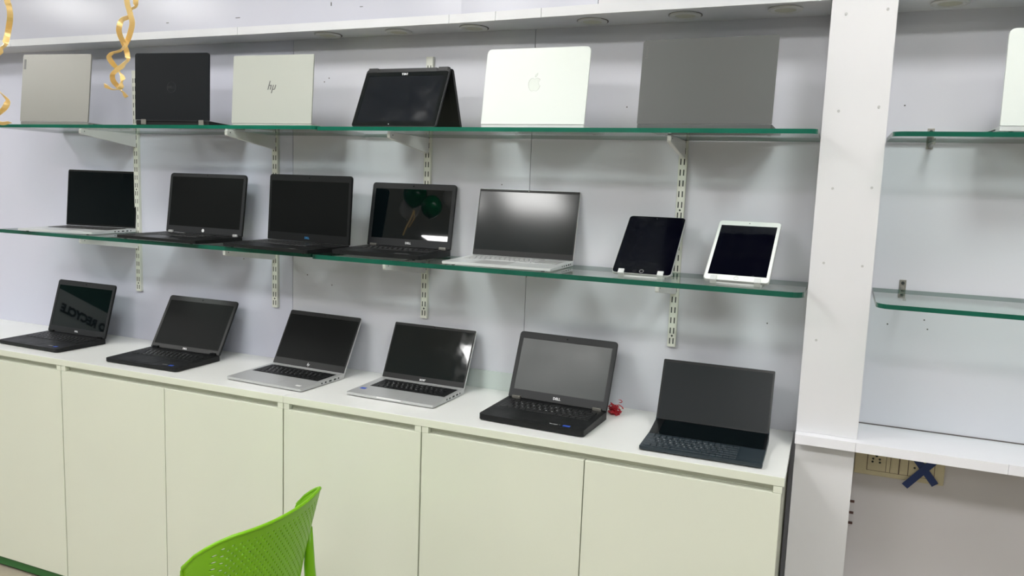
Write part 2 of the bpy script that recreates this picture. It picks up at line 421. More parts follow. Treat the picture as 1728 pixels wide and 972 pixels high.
# ------------------------------------------------------------------ glass shelves
def shelf(x0, x1, yf, z, label, th=.012, rad=(.02, .02), drop=0, em=GEDGE):
    pts = rr(x0, x1, yf, -.0135, (rad[0], rad[1], .001, .001), 6)
    bm = prism(bmesh.new(), pts, 0, th, 'XY', mats=True)
    for v in bm.verts: v.co.z += drop*v.co.y
    o = obj('glass_shelf', bm, [GLASS, em]); o.location = (0, 0, H(z))
    tag(o, label, 'shelf', 'green-edged glass shelves')
    return o
shelf(-3.09, -1.5615, -.297, ZTL, 'top glass shelf, left length carrying the silver, black and white lids')
shelf(-1.5590, -.0560, -.302, ZTR, 'top glass shelf, right length from the tent-folded laptop to the pillar')
shelf(-3.10, -1.5690, -.298, ZML, 'middle glass shelf, left length carrying three open laptops', th=.0135, em=GEDGED)
shelf(-1.5660, -.0560, -.312, ZMR, 'middle glass shelf, right length carrying two laptops and both tablets', th=.0140, rad=(.02, .035), em=GEDGED)
shelf(.112, X1-.002, -.29, .1705, 'upper glass shelf right of the pillar', th=.0115, rad=(.03, .02), drop=.018, em=GEDGED)
shelf(.112, X1-.002, -.29, -.2405, 'lower glass shelf right of the pillar, empty', th=.0115, rad=(.03, .02), drop=.045, em=GEDGED)
def clamp(x, z0, z1, zs, label):
    t = thing('shelf_clamp', label, 'bracket', (x, 0, H(z0)), 0, 'small metal shelf clamps right of the pillar')
    h = z1-z0
    obj('plate', box(-.0085, .0085, -.004, -.0003, 0, h, .0006), CHROME, t)
    for z in (.008, h-.009): obj('screw', cyl(bmesh.new(), (0, -.0045, z), .0045, .002, 'Y', 16), SLOT, t)
    s = zs-z0
    bm = bmesh.new(); prism(bm, [(-.004, s-.0008), (-.10, s-.004), (-.10, s-.010), (-.004, s-.014)], -.004, .004, 'YZ')
    obj('lower_prong', bm, CHROME, t)
    bm = bmesh.new(); prism(bm, [(-.004, s+.0125), (-.030, s+.0120), (-.030, s+.016), (-.004, s+.020)], -.004, .004, 'YZ')
    obj('upper_prong', bm, CHROME, t)
clamp(.2195, .154, .209, .1705, 'small metal clamp holding the upper glass shelf right of the pillar')
clamp(.188, -.253, -.203, -.2405, 'small metal clamp holding the lower glass shelf right of the pillar')

# ------------------------------------------------------------------ laptops
ROWS = ['`1234567890-=', 'QWERTYUIOP[]', "ASDFGHJKL;'", 'ZXCVBNM,./']
def keyboard(root, x0, x1, y0, y1, z, km, legends=True, name='keys', numpad=False, slope=0):
    """y0 = back row edge, y1 = front row edge (y1 < y0)"""
    bm = bmesh.new(); lb = []
    xe = x1 - (x1-x0)*.21 if numpad else x1
    rows = 6; rh = (y0-y1)/rows; gap = .0022
    lay = [[1]*15, [1]*13+[1.9], [1.5]+[1]*12+[1.4], [1.75]+[1]*11+[2.1], [2.2]+[1]*10+[2.7], [1.3, 1, 1, 1.1, 5, 1.1, 1, 1, 1, 1]]
    for r, ws in enumerate(lay):
        tot = sum(ws); x = x0; sc = (xe-x0)/tot
        ya = y0 - r*rh; yb = ya - rh
        for i, wd in enumerate(ws):
            a, b = x+gap/2, x+wd*sc-gap/2; x += wd*sc
            i0 = len(bm.verts); 
            q = bmesh.ops.create_cube(bm, size=1)
            for v in q['verts']:
                ins = .0006 if v.co.z > 0 else 0
                yy = (ya+yb)/2 + v.co.y*(rh-gap-2*ins)
                v.co = Vector(((a+b)/2 + v.co.x*(b-a-2*ins), yy, z + .0007 + v.co.z*.0016 + slope*(yy-y1)))
            ch = None
            if 1 <= r <= 4:
                j = i if r == 1 else i-1
                if 0 <= j < len(ROWS[r-1]): ch = ROWS[r-1][j]
            elif r == 5 and i == 2: ch = 'o'
            if ch and ch.strip(): lb.append((ch, a + (b-a)*.35, ya - rh*.42))
    if numpad:
        xs = xe + .004; kw = (x1-xs)/4
        for r in range(1, 6):
            for i in range(4):
                a, b = xs+i*kw+gap/2, xs+(i+1)*kw-gap/2; ya = y0-r*rh; yb = ya-rh
                bx(bm, a, b, yb+gap/2, ya-gap/2, z, z+.0015)
    o = obj(name, bm, km, root, kind='stuff')
    if legends:
        b2 = bmesh.new()
        for ch, x, y in lb:
            me = text_mesh(ch, .0062, depth=0, bold=.00012)
            n0 = len(b2.verts); b2.from_mesh(me); b2.verts.ensure_lookup_table()
            for v in b2.verts[n0:]: v.co = Vector((v.co.x + x, v.co.y + y, z + .00165 + slope*(v.co.y+y-y1)))
        obj('key_legends', b2, LEG, root, kind='stuff')

def laptop(label, q, z, t, lidm, basem, keym, bezm, scrm, bez=(.012, .010, .014), rad=.008, lidt=.0055, flip=False, pad=True, legends=True,
           kmarg=(.020, .020), numpad=False, tf=None, hinge=None, logo=None, stick=(), ports=False, lip=None, brad=None, front_wedge=.002, well=None, group='open laptops on display'):
    """q = x, y, yaw(deg), width, depth, lid length, tilt(deg).  hinge line left end is the origin; the base reaches to -depth."""
    x, y, a, wd, d, L, b = q
    a = R(a); b = R(b)
    if flip:                                   # seen from behind: turned half round, origin = the corner seen on the right
        root = thing('laptop', label, 'laptop', (x + wd*math.cos(a), y + wd*math.sin(a), H(z)), a + PI, group)
        b = -b
    else:
        root = thing('laptop', label, 'laptop', (x, y, H(z)), a, group)
    br = rad if brad is None else brad
    bm = prism(bmesh.new(), rr(0, wd, -d, .004, (br, br, .003, .003)), .0015, t, 'XY', .0012)
    for v in bm.verts:                         # base thins towards the front
        f = -v.co.y/d
        if v.co.z > t*.5: v.co.z -= f*(t-(t*.72 if tf is None else tf))
        else:
            if f > .85: v.co.z += (f-.85)/.15*front_wedge
    obj('base', bm, basem, root)
    tfz = t*.72 if tf is None else tf
    zt = lambda yy: t - (-yy/d)*(t-tfz)
    bm = bmesh.new()
    for px in (.03, wd-.03):
        for py in (-.02, -d+.02): cyl(bm, (px, py, .0009), .005, .0018, 'Z', 12)
    obj('rubber_feet', bm, BLK, root)
    if not flip:
        kb0, kb1 = -.022, -.022 - .098*(d/.23)
        sl = (t-tfz)/d
        # well plate just above the deck, keys on it
        bm = bmesh.new(); x0, x1 = kmarg[0], wd-kmarg[1]
        P = [(x0-.003, kb0+.003), (x1+.003, kb0+.003), (x1+.003, kb1-.003), (x0-.003, kb1-.003)]
        A = [bm.verts.new((px, py, zt(py)-.001)) for px, py in P]; B = [bm.verts.new((px, py, zt(py)+.0003)) for px, py in P]
        bm.faces.new(A[::-1]); bm.faces.new(B)
        for i in range(4): bm.faces.new((A[i], A[(i+1) % 4], B[(i+1) % 4], B[i]))
        obj('keyboard_well', bm, well or (KEYK if keym is not KEYS_ else SILV), root)
        keyboard(root, x0, x1, kb0, kb1, zt(kb1)+.0004, keym, legends, numpad=numpad, slope=sl)
        if pad:
            c = (x0 + (x1-x0)*(.42 if numpad else .47)); pw = .052
            P = [(c-pw, kb1-.012), (c+pw, kb1-.012), (c+pw, -d+.012), (c-pw, -d+.012)]
            bm = bmesh.new(); A = [bm.verts.new((px, py, zt(py)-.001)) for px, py in P]; B = [bm.verts.new((px, py, zt(py)+.0004)) for px, py in P]
            bm.faces.new(A[::-1]); bm.faces.new(B)
            for i in range(4): bm.faces.new((A[i], A[(i+1) % 4], B[(i+1) % 4], B[i]))
            obj('touchpad', bm, basem if pad is True else pad, root)
        for (sx, sy, sw, sh, m) in stick:
            bm = bmesh.new(); P = [(sx-sw/2, sy-sh/2), (sx+sw/2, sy-sh/2), (sx+sw/2, sy+sh/2), (sx-sw/2, sy+sh/2)]
            bx(bm, sx-sw/2, sx+sw/2, sy-sh/2, sy+sh/2, zt(sy-sh/2)-.0004, zt(sy+sh/2)+.0004)
            obj('sticker', bm, m, root)
    if ports:
        bm = bmesh.new()
        for k, (py, pw) in enumerate(((-.03, .006), (-.05, .012), (-.075, .013), (-.10, .008), (-.12, .006))):
            bx(bm, wd-.0005, wd+.0004, py-pw/2, py+pw/2, t*.38, t*.68)
        obj('side_ports', bm, SLOT, root)
    if lip: obj('front_lip', box(wd*.36, wd*.64, -d-.0004, -d+.001, tfz-.004, tfz-.0008), lip, root)
    # lid
    ml = Matrix.Translation((0, 0, t)) @ Matrix.Rotation(-b, 4, 'X')
    lid = obj('lid', prism(bmesh.new(), rr(0, wd, .001, L, (.002, .002, rad, rad)), 0, lidt, 'XZ', .0009), lidm, root, ml)
    bs, bt, bb = bez[1], bez[0], bez[2]
    po = rr(.0012, wd-.0012, .002, L-.0012, (.002, .002, max(.001, rad-.001), max(.001, rad-.001)))
    pi_ = rr(bs, wd-bs, bb, L-bt, .0012)
    obj('bezel', ring(bmesh.new(), po, pi_, -.0014, .0002), bezm, lid)
    obj('screen', box(bs-.0005, wd-bs+.0005, -.0006, .0004, bb-.0005, L-bt+.0005), scrm, lid)
    obj('webcam', cyl(bmesh.new(), (wd/2, -.0016, L-bt*.5), .0022 if bt > .009 else .001, .0008, 'Y', 12), SCRG, lid)
    if hinge:
        hm, hx, hw = hinge
        for c in (hx, wd-hx):
            obj('hinge', box(c-hw/2, c+hw/2, -.0065, .004, t-.001, t+.0075, .0012), hm, root)
    if logo:
        kind, s, m = logo[:3]
        c = (wd/2, -.0015, bb*.5)
        if kind == 'front': text('logo', s, logo[3], m, lid, c, (1, 0, 0), (0, 0, 1), bold=.00025)
        if kind == 'disc':
            obj('logo', cyl(bmesh.new(), (wd/2, -.0016, bb*.5), .0065, .0006, 'Y', 24), m, lid)
        if kind == 'slashes': poly_mark('logo', slants(.014), m, lid, (wd/2, -.0016, bb*.5), (1, 0, 0), (0, 0, 1))
    return root, lid

Zt1, Zt2, Zm1, Zm2, Zc = ZTL+.012, ZTR+.012, ZML+.0135, ZMR+.0140, -.676
# middle shelf
laptop('thin silver laptop with a black glass screen, first on the middle shelf', (-2.984, -.075, 9.8, .335, .250, .234, 5.4), Zm1, .015, MACB, MACB, KEYK, BLKS, SCRG,
       bez=(.009, .007, .009), rad=.008, kmarg=(.028, .028), pad=SILV, ports=True, stick=((.085, -.222, .045, .012, WSTK), (.24, -.232, .09, .008, WSTK)), legends=False, lidt=.005)
laptop('black laptop with a round pale emblem and chrome hinge ends, second on the middle shelf', (-2.428, -.076, -3.3, .396, .226, .231, 7.2), Zm1, .019, BLK, BLK, KEYK, BEZ, SCRM,
       bez=(.014, .014, .026), rad=.014, kmarg=(.02, .03), pad=BLKS, logo=('disc', '', LOGOW), hinge=(SILV, .03, .022), stick=((.085, -.010, .06, .006, WSTK), (.27, -.205, .06, .006, LOGOG)), numpad=True, legends=False)
laptop('largest black laptop with blue lettering below its matte screen, third on the middle shelf', (-1.908, -.105, -7.2, .388, .205, .236, 3.3), Zm1, .020, BLK, BLK, KEYK, BEZK, SCRM,
       bez=(.022, .012, .030), rad=.010, kmarg=(.02, .02), logo=('front', 'DELL', LOGOB, .010), stick=((.32, -.195, .025, .012, LOGOG),), numpad=True, legends=False)
laptop('black laptop with charcoal bezel reflecting green balloons, fourth on the middle shelf', (-1.517, -.052, .2, .328, .216, .222, 9.6), Zm2, .022, BLK, BLK, KEYK, BEZ, SCRG,
       bez=(.020, .014, .028), rad=.010, logo=('front', 'DELL', LOGOW, .010), hinge=(CHROME, .028, .026), stick=((.255, -.195, .05, .010, LOGOG),), tf=.017)
laptop('silver laptop with a hazy screen catching a lamp, fifth on the middle shelf', (-1.096, -.073, 2.4, .345, .237, .224, 13.2), Zm2, .015, SILV, MACB, KEYS_, BEZK, SCRH,
       bez=(.009, .004, .020), rad=.003, pad=SILV, ports=True, numpad=True, well=SILV)
# worktop
laptop('black laptop at the left end of the worktop, its screen mirroring a lettered sign', (-3.021, -.147, -1.2, .337, .210, .221, 15.7), Zc, .021, BLK, BLK, KEYK, BEZ, SCRG,
       bez=(.022, .013, .026), rad=.010, logo=('front', 'DELL', LOGOW, .009), hinge=(BLKS, .026, .024), stick=((.265, -.180, .022, .010, LOGOG), (.295, -.182, .016, .012, BLUES)), tf=.016)
laptop('black laptop with a matte dark screen leaning far back, second on the worktop', (-2.429, -.161, 1, .336, .212, .220, 29.3), Zc, .021, BLK, BLK, KEYK, BEZK, SCRM,
       bez=(.020, .012, .018), rad=.010, logo=('front', 'DELL', LOGOW, .009), hinge=(BLKS, .028, .026), stick=((.262, -.188, .022, .008, LOGOG), (.292, -.190, .018, .012, BLUES)), tf=.016)
laptop('silver laptop with a slashed emblem and dark keys, third on the worktop', (-1.867, -.127, -2.6, .321, .226, .212, 28.7), Zc, .017, SILV, SILV, KEYK, BEZK, SCRM,
       bez=(.016, .006, .026), rad=.007, logo=('slashes', '', LOGOW), ports=True, stick=((.285, -.196, .020, .010, WSTK),), kmarg=(.018, .020), tf=.012)
laptop('silver laptop with a filmed glossy screen and blue sticker at left, fourth on the worktop', (-1.413, -.106, -.9, .320, .211, .202, 24.4), Zc, .017, SILV, SILV, KEYK, BEZK, SCRF,
       bez=(.010, .006, .020), rad=.004, logo=('front', 'acer', LOGOW, .013), ports=True, stick=((.025, -.150, .020, .014, BLUES),), lip=WSTK, kmarg=(.030, .016), tf=.012)
laptop('thick black laptop with a dusty grey screen and a blue sticker, fifth on the worktop', (-.918, -.149, -2.7, .329, .205, .216, 22), Zc, .026, BLK, BLK, KEYK, BEZ, SCRH2,
       bez=(.022, .014, .028), rad=.010, logo=('front', 'DELL', LOGOW, .011), hinge=(CHROME, .030, .028), stick=((.272, -.186, .021, .011, BLUES),), tf=.020)
c5 = [o for o in bpy.data.objects if o.name.startswith('laptop') and 'thick black' in o.get('label', '')][0]
text('palm_rest_print', 'Touchpad  +', .0065, LOGOW, c5, (.236, -.186, .0208), (1, 0, 0), (0, 1, .029))
obj('pad_button_bar', box(.105, .185, -.133, -.130, .0215, .0225), BEZ, c5)

# two-screen laptop at the right end of the worktop
t6 = thing('laptop', 'blue-black laptop with a slim second screen above its keyboard, at the worktop right end', 'laptop', (-.436, -.179, H(Zc)), R(.3), 'open laptops on display')
W6, D6 = .316, .214
bm = prism(bmesh.new(), [(-D6, .006), (-D6+.006, .0018), (.006, .0018), (.006, .018), (-.02, .018), (-D6, .014)], 0, W6, 'YZ', .0012)
obj('base', bm, NAVY, t6)
bm = bmesh.new()
for px in (.03, W6-.03):
    for py in (-.02, -D6+.03): cyl(bm, (px, py, .0009), .005, .0018, 'Z', 12)
obj('rubber_feet', bm, BLK, t6)
kb_top = -.098
zt6 = lambda yy: .014 + (yy+D6)/(D6-.02)*.004
obj('second_screen', prism(bmesh.new(), [(kb_top, zt6(kb_top)+.0005), (-.002, .034), (-.002, .030), (kb_top+.004, zt6(kb_top)-.001)], .001, W6-.001, 'YZ', .0006), BLKS, t6)
obj('second_display', prism(bmesh.new(), [(kb_top+.002, zt6(kb_top)+.0012), (-.006, .0337), (-.006, .0328), (kb_top+.002, zt6(kb_top)+.0004)], .026, W6-.008, 'YZ'), SCRG, t6)
keyboard(t6, .006, .250, kb_top-.003, -D6+.008, .0146, KEYB, True, slope=.02)
obj('touchpad', prism(bmesh.new(), [(-D6+.010, zt6(-D6+.01)-.001), (-D6+.010, zt6(-D6+.01)+.0006), (kb_top-.006, zt6(kb_top)+.0006), (kb_top-.006, zt6(kb_top)-.001)], .256, .309, 'YZ', .0002), KEYB, t6)
lid6 = obj('lid', prism(bmesh.new(), rr(0, W6, -.018, .178, .003), 0, .006, 'XZ', .0009), NAVY, t6, Matrix.Translation((0, 0, .034)) @ Matrix.Rotation(-R(23.7), 4, 'X'))
obj('bezel', ring(bmesh.new(), rr(.001, W6-.001, .0, .177, .002), rr(.005, W6-.005, .002, .171, .001), -.001, .0002), BLKS, lid6)
obj('screen', box(.0045, W6-.0045, -.0006, .0004, .0015, .1715), mat('blue_grey_matte_screen', (.008, .011, .013), .35, spec=.2), lid6)
for s in (0, W6-.006): obj('hinge', box(s, s+.006, -.004, .012, .006, .036, .001), NAVY, t6)

# top shelf, lids towards the room
G = 'laptops standing lid-out on the top shelf'
r1, l1 = laptop('warm silver laptop with a small dark tag, lid out, first on the top shelf', (-2.943, -.285, 7.5, .316, .218, .257, 6.2), Zt1, .012, SILVB, SILVB, KEYK, BEZK, SCRM, flip=True, ports=False, group=G, rad=.006)
obj('side_ports', prism(bmesh.new(), [(-.02, .004), (-.09, .004), (-.09, .0085), (-.02, .0085)], -.0004, .0006, 'YZ'), SLOT, r1)
obj('name_tag', box(.300, .310, .0053, .0059, .200, .238), LOGOG, l1)
r2_, l2 = laptop('black laptop with a faint round emblem, lid out, second on the top shelf', (-2.346, -.280, 7.5, .303, .215, .233, 1.4), Zt1, .018, DKLID, BLK, KEYK, BEZK, SCRM, flip=True, group=G, rad=.008, lidt=.007)
bm = bmesh.new()
po = [(math.cos(2*PI*k/32)*.019, math.sin(2*PI*k/32)*.019) for k in range(32)]; pi2 = [(math.cos(2*PI*k/32)*.017, math.sin(2*PI*k/32)*.017) for k in range(32)]
obj('emblem_ring', ring(bm, po, pi2, -.0002, .0004), LOGOD, l2, Matrix.Translation((.1515, .0072, .115)))
text('emblem_letters', 'DELL', .013, LOGOD, l2, (.1515, .0073, .115), (-1, 0, 0), (0, 0, 1), bold=.0002)
for c in (.030, .268): obj('hinge_block', box(c-.010, c+.010, .002, .0085, .003, .021, .001), CHROME, r2_)
obj('battery_bar', box(.045, .255, .0035, .0075, .016, .019), BEZ, r2_)
r3, l3 = laptop('pale silver laptop with a slanted stroke emblem, lid out, third on the top shelf', (-1.941, -.245, 3.4, .317, .215, .228, 3.7), Zt1, .010, SILVH, SILVH, KEYK, BEZK, SCRM, flip=True, group=G, rad=.004)
poly_mark('logo', slants(.041), LOGOG, l3, (.1585, .0056, .122), (-1, 0, 0), (0, 0, 1))
r5, l5 = laptop('white laptop with a faint fruit emblem, lid out, fifth on the top shelf', (-.998, -.245, 0, .321, .222, .225, 9), Zt2, .012, WHITE, MACB, KEYK, BLKS, SCRG, flip=True, group=G, rad=.014)
def fruit(s):
    body = [(0, .36), (.10, .42), (.22, .43), (.34, .38), (.41, .30), (.33, .22), (.29, .10), (.32, -.02), (.43, -.11), (.37, -.26), (.27, -.40), (.17, -.47), (.08, -.45), (0, -.425),
            (-.08, -.45), (-.17, -.47), (-.28, -.40), (-.38, -.24), (-.43, -.05), (-.43, .12), (-.37, .28), (-.26, .39), (-.13, .42)]
    leaf = [(.0, .48), (.02, .62), (.10, .72), (.20, .76), (.18, .62), (.10, .52)]
    return [[(a*s, b*s) for a, b in body], [(a*s, b*s) for a, b in leaf]]
def outline_mark(name, polys, m, parent, o, r, u, wd):
    bm = bmesh.new()
    for p in polys:
        cx = sum(a for a, _ in p)/len(p); cz = sum(b for _, b in p)/len(p)
        mx = max(math.hypot(a-cx, b-cz) for a, b in p); inn = [(cx+(a-cx)*(1-wd/mx), cz+(b-cz)*(1-wd/mx)) for a, b in p]
        n = len(p); A = [bm.verts.new((a, b, 0)) for a, b in p]; B = [bm.verts.new((a, b, 0)) for a, b in inn]
        A2 = [bm.verts.new((a, b, .0004)) for a, b in p]; B2 = [bm.verts.new((a, b, .0004)) for a, b in inn]
        for i in range(n):
            j = (i+1) % n
            bm.faces.new((A2[i], A2[j], B2[j], B2[i])); bm.faces.new((A[i], A[j], A2[j], A2[i])); bm.faces.new((B[i], B2[i], B2[j], B[j]))
    return obj(name, bm, m, parent, frame(o, r, u))
outline_mark('emblem_outline', fruit(.0435), LOGOF, l5, (.162, .0056, .118), (-1, 0, 0), (0, 0, 1), .0012)
poly_mark('emblem', fruit(.0415), mat('emblem_fill', (.62, .67, .63), .2), l5, (.162, .0056, .118), (-1, 0, 0), (0, 0, 1), depth=.0001)
r6, l6 = laptop('mid-grey laptop with small side lettering, lid out, nearest the pillar on the top shelf', (-.520, -.265, -1.9, .352, .24, .227, 6), Zt2, .012, GREYL, GREYL, KEYK, BEZK, SCRM, flip=True, group=G, rad=.006)
text('side_lettering', 'Lenovo', .011, LOGOG, l6, (.340, .0057, .195), (0, 0, 1), (1, 0, 0), bold=.0001)
r7, l7 = laptop('white laptop lid cut by the right frame edge, on the shelf right of the pillar', (.340, -.235, 5, .304, .20, .225, 2.5), .1822, .012, WHITE, MACB, KEYK, BLKS, SCRG, flip=True, group=G, rad=.014)
obj('side_ports', prism(bmesh.new(), [(-.03, .004), (-.10, .004), (-.10, .0075), (-.03, .0075)], .3038, .3046, 'YZ'), SLOT, r7)

# folded laptop standing like a tent
t4 = thing('laptop', 'black laptop folded like a tent with its smudged screen outwards, fourth on the top shelf', 'laptop', (-1.428, -.290, H(Zt2)), R(.3), G)
WT, LT, BT = .297, .207, R(25.8)
hx = Matrix.Translation((0, 0, .002)) @ Matrix.Rotation(-BT, 4, 'X')
lt = obj('lid', prism(bmesh.new(), rr(0, WT, 0, LT, .008), 0, .008, 'XZ', .001), BEZ, t4, hx)
obj('bezel', ring(bmesh.new(), rr(.002, WT-.002, .002, LT-.012, .006), rr(.014, WT-.014, .017, LT-.026, .001), -.001, .0003), SCRG, lt)
obj('screen', box(.0135, WT-.0135, -.0005, .0004, .0165, LT-.0255), SCRT, lt)
text('logo', 'DELL', .010, LOGOW, lt, (WT*.48, -.0012, LT-.019), (-1, 0, 0), (0, 0, -1), bold=.0003)
obj('home_dot', cyl(bmesh.new(), (WT*.45, -.0012, .008), .0012, .0006, 'Y', 10), LOGOW, lt)
ty, tz = LT*math.sin(BT), LT*math.cos(BT)
B2 = R(22)
hb = Matrix.Translation((0, ty+.010, .002+tz)) @ Matrix.Rotation(B2, 4, 'X')
bt = obj('base', prism(bmesh.new(), rr(0, WT, -(tz/math.cos(B2)) + .003, -.004, .008), 0, .013, 'XZ', .001), BLK, t4, hb)
obj('keyboard_deck', box(.02, WT-.02, -.0008, .0005, -.13, -.03), KEYK, bt)
obj('hinge_bar', prism(bmesh.new(), [(ty-.004, tz-.006), (ty-.001, tz+.004), (ty+.014, tz+.004), (ty+.016, tz-.008)], .045, WT-.045, 'YZ', .002), BEZ, t4)
for s in (.006, WT-.040): obj('hinge', prism(bmesh.new(), [(ty-.005, tz-.006), (ty-.001, tz+.006), (ty+.014, tz+.006), (ty+.018, tz-.008)], s, s+.034, 'YZ', .002), BEZ, t4)

# ------------------------------------------------------------------ tablets on little stands
def tablet(label, x, y, yaw, tilt, wd, L, frontm, rimm, bez, z):
    t = thing('tablet', label, 'tablet', (x, y, H(z)), R(yaw), 'tablets on stands')
    ml = Matrix.Translation((0, 0, 0)) @ Matrix.Rotation(-R(tilt), 4, 'X')
    b = obj('body', prism(bmesh.new(), rr(0, wd, 0, L, .011, 7), 0, .0072, 'XZ', .0012), rimm, t, ml)
    obj('front_glass', prism(bmesh.new(), rr(.0016, wd-.0016, .0016, L-.0016, .0098, 7), -.0006, .0004, 'XZ'), frontm, b)
    obj('screen', box(bez, wd-bez, -.0010, -.0002, .0215, L-.0215), TABK, b)
    bm = ring(bmesh.new(), [(wd/2+math.cos(2*PI*k/24)*.0062, .0108+math.sin(2*PI*k/24)*.0062) for k in range(24)], [(wd/2+math.cos(2*PI*k/24)*.0053, .0108+math.sin(2*PI*k/24)*.0053) for k in range(24)], -.0011, -.0004)
    obj('home_button', bm, mat('button_ring', (.45, .45, .45), .3), b)
    obj('camera_dot', cyl(bmesh.new(), (wd/2, -.0008, L-.010), .0016, .0006, 'Y', 12), SLOT, b)
    return t
def stand(label, x, y, yaw, tilt, wd, z):
    t = thing('tablet_stand', label, 'stand', (x, y, H(z)), R(yaw), 'tablet stands')
    st, ct = math.sin(R(tilt)), math.cos(R(tilt))
    base_z = .0
    for c in (.028, wd-.030):
        bm = bmesh.new()
        # hook profile in YZ: foot, cradle and lip
        lip = [(.001-.010*ct-.002, .007+.0+.010*st*0-.004), ]
        oy, oz = 0, .010
        def P(a, b): return (oy + a*st - b*ct, oz + a*ct*1.0 + b*st*1.0)      # a along tablet, b towards viewer
        pts = [P(-.0005, -.009), P(-.0045, -.009), P(-.0045, .0052), P(.012, .0052), P(.012, .0018), P(-.0005, .0018)]
        prism(bm, pts, c-.0085, c+.0085, 'YZ', .0006)
        obj('hook', bm, WPLA, t)
    pts = [(.004, .0005), (.12, .0005), (.12, .004), (.004, .004)]
    obj('base_plate', prism(bmesh.new(), pts, .018, wd-.018, 'YZ', .0008), WPLA, t)
    q = [(.0+.0105*ct, .0035), (.016+.0105*ct, .0035), (.016+.10*st, .010+.085*ct-.006), (.0+.10*st+.006, .010+.085*ct-.006)]
    obj('back_rest', prism(bmesh.new(), q, wd/2-.03, wd/2+.03, 'YZ', .0008), WPLA, t)
    return t
for lab, sl, x, y, yaw, tl, wd, L, fm, rm in (
    ('black-fronted tablet leaning back on a small stand on the middle shelf', 'small grey-white stand holding the black tablet', -.577, -.242, -.4, 48.9, .17, .24, TABK, SILV),
    ('white-fronted tablet leaning back on a small stand, right end of the middle shelf', 'small grey-white stand holding the white tablet', -.321, -.236, -2.7, 51.3, .174, .25, TABW, SILV)):
    tablet(lab, x, y, yaw, tl, wd, L, fm, rm, .0095, Zm2+.010)
    stand(sl, x, y, yaw, tl, wd, Zm2)

# ------------------------------------------------------------------ socket board with taped cross, wall marks
sb = thing('socket_board', 'yellowed switch and socket board on the wall under the ledge, right of the pillar', 'socket', (.109, 0, H(-.768)))
obj('plate', box(0, .229, -.010, -.0005, 0, .105, .003), IVORY, sb)
obj('module_bed', box(.0325, .2045, -.0105, -.0095, .0145, .0955), BROWN, sb)
def module(x0, x1, nm): return obj(nm, box(x0, x1, -.0125, -.0095, .016, .094, .0008), IVORY, sb)
so1 = module(.034, .0815, 'socket_module')
bm = bmesh.new()
for px, pz, r in ((.056, .060, .0038), (.0475, .0505, .003), (.0645, .0505, .003), (.0465, .0415, .003), (.0655, .0415, .003)): cyl(bm, (px, -.0127, pz), r, .001, 'Y', 14)
obj('socket_holes', bm, SLOT, so1)
for a in (.0930, .1165):
    module(a-.0105, a-.001, 'blank') if a < .1 else None
    s = module(a, a+.021, 'switch')
    obj('rocker', prism(bmesh.new(), [(-.0124, .024), (-.0158, .030), (-.0128, .086), (-.0124, .086)], a+.003, a+.018, 'YZ'), IVORY, s)
so3 = module(.1390, .184, 'socket_module')
obj('socket_holes', cyl(bmesh.new(), (.154, -.0127, .041), .003, .001, 'Y', 14), SLOT, so3)
s = module(.1855, .203, 'switch')
tx = thing('tape_cross', 'navy blue tape stuck as a cross over the right half of the socket board', 'tape', (.109, -.0132, H(-.768)))
def strip(p, q_, wd):
    a, b = Vector(p), Vector(q_); d = (b-a).normalized(); n = Vector((-d.y, d.x))*wd/2
    return [tuple(a-n), tuple(b-n), tuple(b+n), tuple(a+n)]
for k, (p, q_) in enumerate((((.143, .086), (.208, .002)), ((.214, .086), (.133, -.014)))):
    bm = prism(bmesh.new(), strip(p, q_, .0195), -.0036-.0006*k, -.0030-.0006*k, 'XZ')
    obj('tape_strip', bm, BTAPE, tx)
for z, wh in ((-.857, 'uppermost'), (-.891, 'middle one'), (-.922, 'lowest')):
    tag(obj('wall_plate', box(.1025, .119, -.003, -.0005, H(z)-.0035, H(z)+.0035), BROWN), 'small dark brown metal piece low beside the pillar, %s of three' % wh, 'hardware', 'brown metal pieces low on the wall')

# little scuffs and screw holes in the laminate, parts of the wall and soffit
sc = []
for x, z in ((-1.74, .365), (-1.72, .378), (-1.81, -.34), (-2.11, -.30), (-1.03, .02), (-.93, -.28), (-.62, .27), (-.16, -.36), (-.15, -.62), (-1.70, -.37), (-.70, -.56), (.16, -.33), (.25, -.31), (.26, -.335), (.15, .27), (.42, -.70)):
    obj('screw_hole', cyl(bmesh.new(), (x, -.0003, H(z)), .0022, .0008, 'Y', 10), JOINT if x < -.5 else LOGOG, wb)

# red tinsel bunch behind the thick black laptop
bm = bmesh.new()
for k in range(60):                              # short crumpled loops piled on each other
    c = Vector((random.gauss(0, .007), random.gauss(0, .005), .004 + abs(random.gauss(0, .009))))
    a = random.uniform(0, 2*PI); u_ = Vector((math.cos(a), .7*math.sin(a), random.uniform(-.6, .8))).normalized(); v_ = u_.cross(Vector((.3, .2, 1))).normalized()
    q = [c + u_*math.cos(t_)*random.uniform(.006, .012) + v_*math.sin(t_)*.006 for t_ in (0, 1, 2, 3, 4.2)]
    for p in q: p.z = max(p.z, .0012)
    tube(bm, q, [.0004, .0012, .0015, .0012, .0004], 4)
o = obj('tinsel_bunch', bm, RED); o.scale = (1.2, 1.1, 1.3); o.location = (-.582, -.095, H(Zc)+.0003); tag(o, 'small crumpled red tinsel bunch on the worktop behind the thick black laptop', 'decoration')

